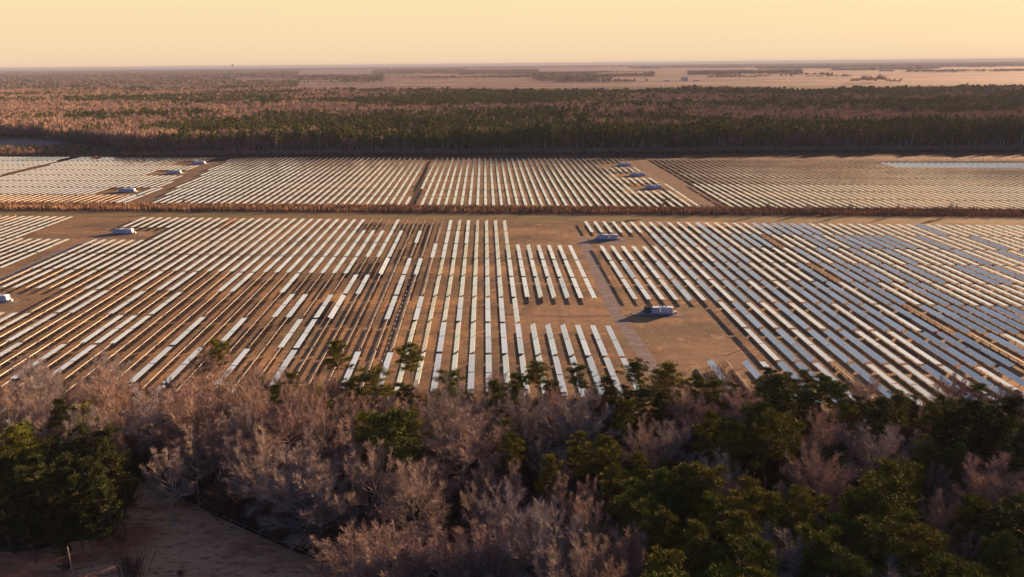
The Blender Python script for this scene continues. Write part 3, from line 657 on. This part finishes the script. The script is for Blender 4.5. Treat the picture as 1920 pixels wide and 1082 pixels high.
def pine_share(px, py, X, Y):
    "how much of the far wood is pine, from the bands seen in the photo"
    n = vnoise(X / 420, Y / 170, 3) * .5 + vnoise(X / 130, Y / 70, 4) * .3 + vnoise(X / 38, Y / 30, 44) * .2
    b = np.interp(px, [0, 350, 520, 700, 1250, 1600, 1920], [-.24, -.18, -.10, .01, .03, .05, .03])
    b = b - .26 * np.exp(-((py - 219 - (px - 1500) * .002) / 7.5) ** 2) * (px > 1480) - .20 * np.exp(-((py - 205) / 5) ** 2) * (px < 1250)
    b = b + .32 * np.exp(-((py - 186) / 4.5) ** 2) * ((px > 120) & (px < 520)) + .30 * np.exp(-((py - 212) / 5) ** 2) * ((px > 150) & (px < 400)) + .3 * np.exp(-((py - 164) / 4) ** 2) * (px < 290)
    b = b + .25 * np.exp(-((py - 240) / 9) ** 2) * (px > 300)
    return np.clip(1 / (1 + np.exp(-(n - .5 + b) * 15)), .03, .93)
def front_y(X):
    "foot of the far wood's near edge"
    return np.interp(X, [-900, -700, -610, -520, -470, 0, 700, 3000], [1105, 1070, 1000, 935, 868, 854, 838, 826]) + 6 * (vnoise(X / 30, 1.7, 8) - .5)
P, SC, PK = [], [], []
Y = 850.0
while Y < 3220:
    s = 4.6 + (Y - 850) * .0042
    xs = np.arange(-.80 * Y - 40, .80 * Y + 40, s); n = len(xs)
    X = xs + nrg.uniform(-.5, .5, n) * s; YY = Y + nrg.uniform(-.5, .5, n) * s
    keep = YY > front_y(X)
    q = project(np.stack([X, YY, np.full(n, 15.0)], -1)); px, py = q[:, 0], q[:, 1]
    keep &= (px > -60) & (px < 2040)
    back = np.interp(px, [0, 290, 560, 870, 1180, 1290, 1440, 1500, 1600, 1920], [148, 150, 166, 167, 170, 163, 166, 171, 165, 160])
    keep &= py > back + 3 * (vnoise(X / 300, 2.2, 31) - .5)
    pn = nrg.random(n) < pine_share(px, py, X, YY)
    X, YY, pn, px, py = X[keep], YY[keep], pn[keep], px[keep], py[keep]; n = len(X)
    h = nrg.uniform(.68, 1.25, n) * (.8 + .4 * vnoise(X / 22, YY / 22, 66)) * np.where(pn, 1.0, 1.05) * (1 + .22 * (YY < front_y(X) + 60)) * (1 + .25 * (vnoise(X / 60, YY / 60, 6) - .5)); w = h * (s / 5.2) * nrg.uniform(.85, 1.2, n)
    P.append(np.stack([X, YY, np.zeros(n)], -1)); SC.append(np.stack([w, w, h], -1)); edge = (YY < front_y(X) + 26) & (nrg.random(n) < .55) & (X > -430)
    PK.append(np.where(edge, 6, np.where(pn, 3, 0) + nrg.integers(0, 3, n)))
    Y += s * .95
# low brush at the foot of the wood and the scrub left of it
xs = nrg.uniform(-760, 760, 5200); ys = front_y(xs) - nrg.uniform(-3, 28, 5200) * (xs > -470) - nrg.uniform(10, 60, 5200) * (xs <= -470)
ys = np.where(xs <= -480, nrg.uniform(866, 950, 5200), ys)
h = nrg.uniform(.16, .40, 5200); w = h * 1.7
P.append(np.stack([xs, ys, np.zeros(5200)], -1)); SC.append(np.stack([w, w, h], -1)); PK.append(np.where((nrg.random(5200) < .3) & (xs < -400), 3, 0) + nrg.integers(0, 3, 5200))
# belts and woods out to the horizon
Y = 3300.0
while Y < 30000:
    s = 11 * (Y / 3300) ** .85
    xs = np.arange(-.80 * Y, .80 * Y, s); n = len(xs); X = xs + nrg.uniform(-.5, .5, n) * s; YY = Y + nrg.uniform(-.5, .5, n) * Y * .02
    q = project(np.stack([X, YY, np.zeros(n)], -1)); px = q[:, 0]; py = q[:, 1] + (px - 960) * .0093
    w1 = vnoise(X / (.16 * Y), np.log(YY) * 9, 41) * .6 + vnoise(X / (.05 * Y), np.log(YY) * 17, 42) * .4
    th = np.interp(py, [123, 128, 133, 138, 143, 150, 166], [.12, .20, .30, .42, .53, .62, .70]) + np.interp(px, [0, 350, 560, 700, 1920], [-.22, -.16, -.04, .04, .05])
    th = th - .09 + .25 * ((px > 720) & (py > 146)) + .22 * ((px > 1350) & (py > 139))
    keep = w1 > th
    band = (py < 128) & (w1 > .30)
    for x0, x1, y0, y1 in [(1290, 1505, 137, 145), (1150, 1226, 138, 147), (1000, 1150, 137, 151), (860, 1010, 131, 140), (640, 720, 140, 152), (560, 640, 139, 149), (700, 870, 128, 138), (1420, 1990, 122, 134), (1560, 1760, 135, 138), (900, 1180, 143.5, 146), (1180, 1990, 128.5, 131), (1700, 1990, 141, 142.5), (1330, 1480, 148.5, 150), (740, 1000, 124, 128), (1010, 1120, 152, 154), (720, 1000, 144.5, 146), (1040, 1190, 155, 156.5), (1480, 1600, 150, 151.5), (560, 720, 154, 155.5), (1340, 1560, 146, 147)]:
        band |= (px > x0) & (px < x1) & (py > y0) & (py < y1 + 3 * (vnoise(X / 260, 5.5, 55) - .5)) & (w1 > .22)
    keep = np.where(px > 560, band, keep) & (px > -40) & (px < 1960)
    X, YY, px = X[keep], YY[keep], px[keep]; n = len(X); pn = nrg.random(n) < .45 + .3 * (vnoise(X / 900, YY / 900, 7) - .5)
    h = nrg.uniform(.7, 1.15, n); w = h * s / 6
    P.append(np.stack([X, YY, np.zeros(n)], -1)); SC.append(np.stack([w, w * 1.5, h], -1)); PK.append(np.where(pn, 3, 0) + nrg.integers(0, 3, n))
    Y *= 1.022
P, SC, PK = np.concatenate(P), np.concatenate(SC), np.concatenate(PK)
print('far wood trees', len(P))
scatter_object('far_forest', P, SC, PK, FB + FP, 'mixed wood of russet bare crowns and dark pines reaching towards the horizon', 'forest')
# undergrowth below the near trees
xs = nrg.uniform(-210, 210, 5200); ys = nrg.uniform(92, 206, 5200); k = np.array([y < edge_y(x) + 2 and not in_poly(x, y, CLEAR) and not (x < -35 and y < 122) for x, y in zip(xs, ys)])
xs, ys = xs[k], ys[k]; s = nrg.uniform(.7, 2.0, len(xs))
fa, fb = np.array(ground(250, 903)), np.array(ground(660, 1080)); fn = np.array([-(fb - fa)[1], (fb - fa)[0]]); fn = fn / np.hypot(*fn); fn = fn if fn[1] > 0 else -fn  # taller bushes added along the fence to keep low sun off the clearing
tt = nrg.uniform(-.05, 1.25, 150)[:, None]; e = fa + (fb - fa) * tt + fn * nrg.uniform(2, 11, 150)[:, None]
xs, ys, s = np.append(xs, e[:, 0]), np.append(ys, e[:, 1]), np.append(s, nrg.uniform(1.6, 3.0, 150))
scatter_object('undergrowth', np.stack([xs, ys, np.zeros(len(xs))], -1), np.stack([s, s, s], -1), nrg.integers(0, 3, len(xs)), BU, 'dry brown undergrowth between the trunks of the near wood', 'undergrowth')
# the near wood goes on to the right of the view, between the low sun and the photo
MT = [join(t, [M['bark'], M['twig']]) for t in BROAD[:2] + TALL[:2]] + [join(t, [M['pine_bark'], M['needles']]) for t in PINE[:2] + BUSHY]
pp, ss, pk = [], [], []
for _ in range(2600):
    x, y = rng.uniform(70, 460), rng.uniform(60, 330)
    if y > 178 + .0 * x + 40 * max(0, float(vnoise(x / 60, y / 60, 77)) - .35) * 2 and not (x > 300 and vnoise(x / 45, y / 45, 78) > .62): continue
    q = project((x, y, 0)); q2 = project((x, y, 22))
    if min(q[0], q2[0]) < 2010 and y > 20: continue
    if any((a[0] - x) ** 2 + (a[1] - y) ** 2 < 80 for a in pp): continue
    pp.append((x, y, 0)); h = rng.uniform(.85, 1.15); ss.append((h, h, h)); pk.append(rng.randrange(8))
scatter_object('wood', pp, ss, pk, MT, 'mixed wood continuing beyond the right picture edge', 'wood')

# ------------------------------------------------------------------ hedge between the fields
hb = MB()
for i in range(46000):
    x = rng.uniform(-560, 560); f = rng.random(); yb = np.interp(x, [-377, 339], [517.6, 462.0]) if False else 489.5 - (x) * .0792
    if abs(x) > .80 * (yb + 30): continue
    y = yb + f * 24; n = float(vnoise(x / 9, y / 5, 13)); h = (1.9 + 1.1 * n) * rng.uniform(.5, 1.15) * (1.25 if f < .2 else 1)
    a = rng.uniform(0, 3.14); w = rng.uniform(.10, .24); lx, ly = rng.gauss(0, .3), rng.gauss(0, .3); c, s_ = math.cos(a) * w, math.sin(a) * w
    hb.quad((x - c, y - s_, 0), (x + c, y + s_, 0), (x + lx + c * .5, y + ly + s_ * .5, h), (x + lx - c * .5, y + ly - s_ * .5, h))
tag(hb.build('hedge', M['reed']), 'long band of russet reeds and brush between the two solar fields', 'hedge', kind='stuff')
HT = [(125, 396, 9), (342, 397, 11), (535, 398, 8), (700, 399, 6), (830, 400, 6), (945, 401, 7), (1015, 401, 6), (1320, 404, 7), (1385, 404, 7), (1445, 405, 9), (1520, 405, 8), (1600, 406, 9), (1690, 407, 8), (1790, 408, 10), (1800, 407, 8), (190, 396, 6)]
for i, (px, py, H) in enumerate(sorted(HT)):
    x, y = ground(px, py); tk, cr = rng.choice(TALL)
    r = thing('bare_tree', (x, y + 6, 0), rng.uniform(0, 6), 'small bare tree in the hedge, %s of its kind from the left' % nth(i + 1), 'tree', 'small bare trees in the hedge', 1); r.scale = (H / 20 * 1.1,) * 2 + (H / 20,)
    link('trunk', tk, r); link('crown', cr, r)
x, y = ground(1250, 404); r = thing('pine_tree', (x, y + 5, 0), 1, 'lone small evergreen standing in the hedge before the far tables', 'pine'); r.scale = (.62, .62, .52); link('trunk', PINE[1][0], r); link('crown', PINE[1][1], r)

# ------------------------------------------------------------------ clearing: fence, pole, saplings
A, B = Vector((*ground(262, 908), 0)), Vector((*ground(640, 1072), 0))
fr = thing('wire_fence', tuple(A), 0, 'pale single-rail fence along the edge of the clearing', 'fence')
n = 14
for i in range(n + 1):
    p = A.lerp(B, i / n) - A; mb = MB(); mb.tube([(p.x, p.y, -.2), (p.x + rng.gauss(0, .03), p.y, 1.35 + rng.gauss(0, .05))], [.07, .06], 6, cap=True); mb.build('fence_post', M['wood'], fr)
mb = MB()
for i in range(n):
    p, q = A.lerp(B, i / n) - A, A.lerp(B, (i + 1) / n) - A; z0, z1 = 1.22 + .03 * math.sin(i * 2.1), 1.22 + .03 * math.sin(i * 2.1 + 2.1)
    mb.tube([(p.x, p.y - .08, z0), (q.x, q.y - .08, z1)], [.034, .034], 5)
mb.build('fence_rail', M['wood'], fr)
x, y = ground(140, 1092)
r = thing('timber_pole', (x, y, 0), 0, 'thin weathered pole standing in the clearing beside a sapling', 'pole'); mb = MB(); mb.tube([(0, 0, -.2), (.05, 0, 4), (.18, .05, 8.6)], [.14, .12, .09], 8, cap=True); mb.build('shaft', M['wood'], r)
mb = MB(); mb.box(-.18, .32, -.06, .06, 7.2, 7.32); mb.build('bracket', M['steel'], r)
for px, py, H, label in [(127, 1062, 6.5, 'small green pine sapling beside the thin pole')]:
    x, y = ground(px, py); r = thing('pine_tree', (x, y, 0), .5, label, 'pine'); r.scale = (.36, .36, H / 20); link('trunk', PINE[0][0], r); link('crown', PINE[0][1], r)
for px, py, sc, label, me in [(124, 1068, .8, 'dark leafless bush at the foot of the sapling', BU[0]), (246, 1086, 1.9, 'round grey leafless bush at the bottom of the clearing', BU[1]), (340, 1078, .8, 'sparse leafless sapling alone in the clearing', BU[2])]:
    x, y = ground(px, py); r = thing('bush', (x, y, 0), .5, label, 'bush', None, sc); link('branches', me, r)
x, y = ground(1393, 655); r = thing('marker_post', (x, y, 0), 0, 'short red marker post alone in the open grass', 'marker post'); mb = MB(); mb.tube([(0, 0, 0), (0, 0, 1.5)], [.22, .18], 8, cap=True); mb.build('shaft', M['red'], r); mb = MB(); mb.box(-.3, .3, -.05, .05, 1.5, 2.0); mb.build('plate', M['white'], r)

# ------------------------------------------------------------------ far farms
def shed(px, py, L, Wd, H, label, mw=None):
    x, y = ground(px, py); r = thing('farm_shed', (x, y, 0), R(6), label, 'shed', 'pale sheds on the far farmland')
    mb = MB(); mb.box(-L / 2, L / 2, -Wd / 2, Wd / 2, -.5, H); mb.build('wall', mw or M['white'], r)
    mb = MB(); rd = H * .45; a = [(-L / 2 - 1, -Wd / 2 - 1, H), (L / 2 + 1, -Wd / 2 - 1, H), (L / 2 + 1, Wd / 2 + 1, H), (-L / 2 - 1, Wd / 2 + 1, H), (-L / 2 - 1, 0, H + rd), (L / 2 + 1, 0, H + rd)]
    mb.v = [(p[0], p[1], p[2] + .02) for p in a]; mb.f = [(0, 1, 5, 4), (2, 3, 4, 5), (1, 2, 5), (3, 0, 4), (3, 2, 1, 0)]; mb.m = [0] * 5; mb.build('roof', M['concrete'], r)
    mb = MB(); mb.box(-3, 3, -Wd / 2 - .12, -Wd / 2 - .01, -.4, H * .7); mb.build('door', M['grey'], r)
shed(1212, 152, 12, 14, 9, 'small glinting shed left of the far white barns'); shed(1250, 152.5, 26, 18, 6, 'low pale shed between the small shed and the white barn'); shed(1283, 152, 34, 26, 14, 'tall white barn on the far farmland'); shed(1306, 152, 30, 18, 5, 'low pale shed right of the tall white barn')
shed(1656, 133.5, 60, 40, 14, 'left one of two white sheds near the horizon'); shed(1669, 133.5, 50, 40, 13, 'right one of two white sheds near the horizon'); shed(733, 132, 26, 30, 30, 'small white block among woods near the horizon')
x, y = ground(438, 129.5); k = y / 12000
r = thing('water_tower', (x, y, 0), 0, 'domed water tower standing alone on the horizon', 'water tower')
mb = MB(); mb.tube([(0, 0, 0), (0, 0, 52 * k)], [9 * k, 7 * k], 12); mb.build('column', M['grey'], r)
mb = MB(); mb.tube([(0, 0, (48 + 24 * math.sin(a)) * k) for a in [i * math.pi / 16 for i in range(9)]], [max(.2, 30 * math.cos(a)) * k for a in [i * math.pi / 16 for i in range(9)]], 18); mb.build('tank', M['grey'], r)
# a grove standing alone in the far fields, and single field trees
for i in range(26):
    px = 1596 + i * 3.7 + rng.uniform(-1.5, 1.5); x, y = ground(px, 156.5 + rng.uniform(-1.2, 1.0)); h = rng.uniform(1.0, 1.7) * (1.25 if i in (6, 7, 14, 15) else 1) * (1 if i < 18 else .7)
    r = thing('bare_tree', (x, y, 0), rng.uniform(0, 6), 'bare tree of the far field grove, %s from its left end' % nth(i + 1), 'tree', 'trees of the far grove'); r.scale = (h * 1.7, h * 1.7, h * 1.5)
    link('crown', rng.choice(FB), r)
for i, px in enumerate([835, 845, 852, 862, 880, 893, 905, 934, 1555]):
    x, y = ground(px, 149 if px < 1000 else 148); h = rng.uniform(.9, 1.3)
    r = thing('field_tree', (x, y, 0), rng.uniform(0, 6), 'dark round tree in the far fields, %s from the left' % nth(i + 1), 'tree', 'single trees in the far fields'); r.scale = (h * 3.4, h * 2.6, h)
    link('crown', rng.choice(FP), r)

# ------------------------------------------------------------------ air
hz = MB(); hz.box(-43000, 43000, -1600, 44000, -1, 112); ho = hz.build('haze', bpy.data.materials.new('haze air'))
hm = ho.data.materials[0]; hm.use_nodes = True; hm.node_tree.nodes.clear()
hv = hm.node_tree.nodes.new('ShaderNodeVolumePrincipled'); hout = hm.node_tree.nodes.new('ShaderNodeOutputMaterial'); hm.node_tree.links.new(hv.outputs[0], hout.inputs['Volume'])
hv.inputs['Color'].default_value = (.30, .34, .47, 1); hv.inputs['Density'].default_value = .00005; hv.inputs['Anisotropy'].default_value = 0.0
tag(ho, kind='stuff', label='thin mauve evening haze over the far land', cat='haze')
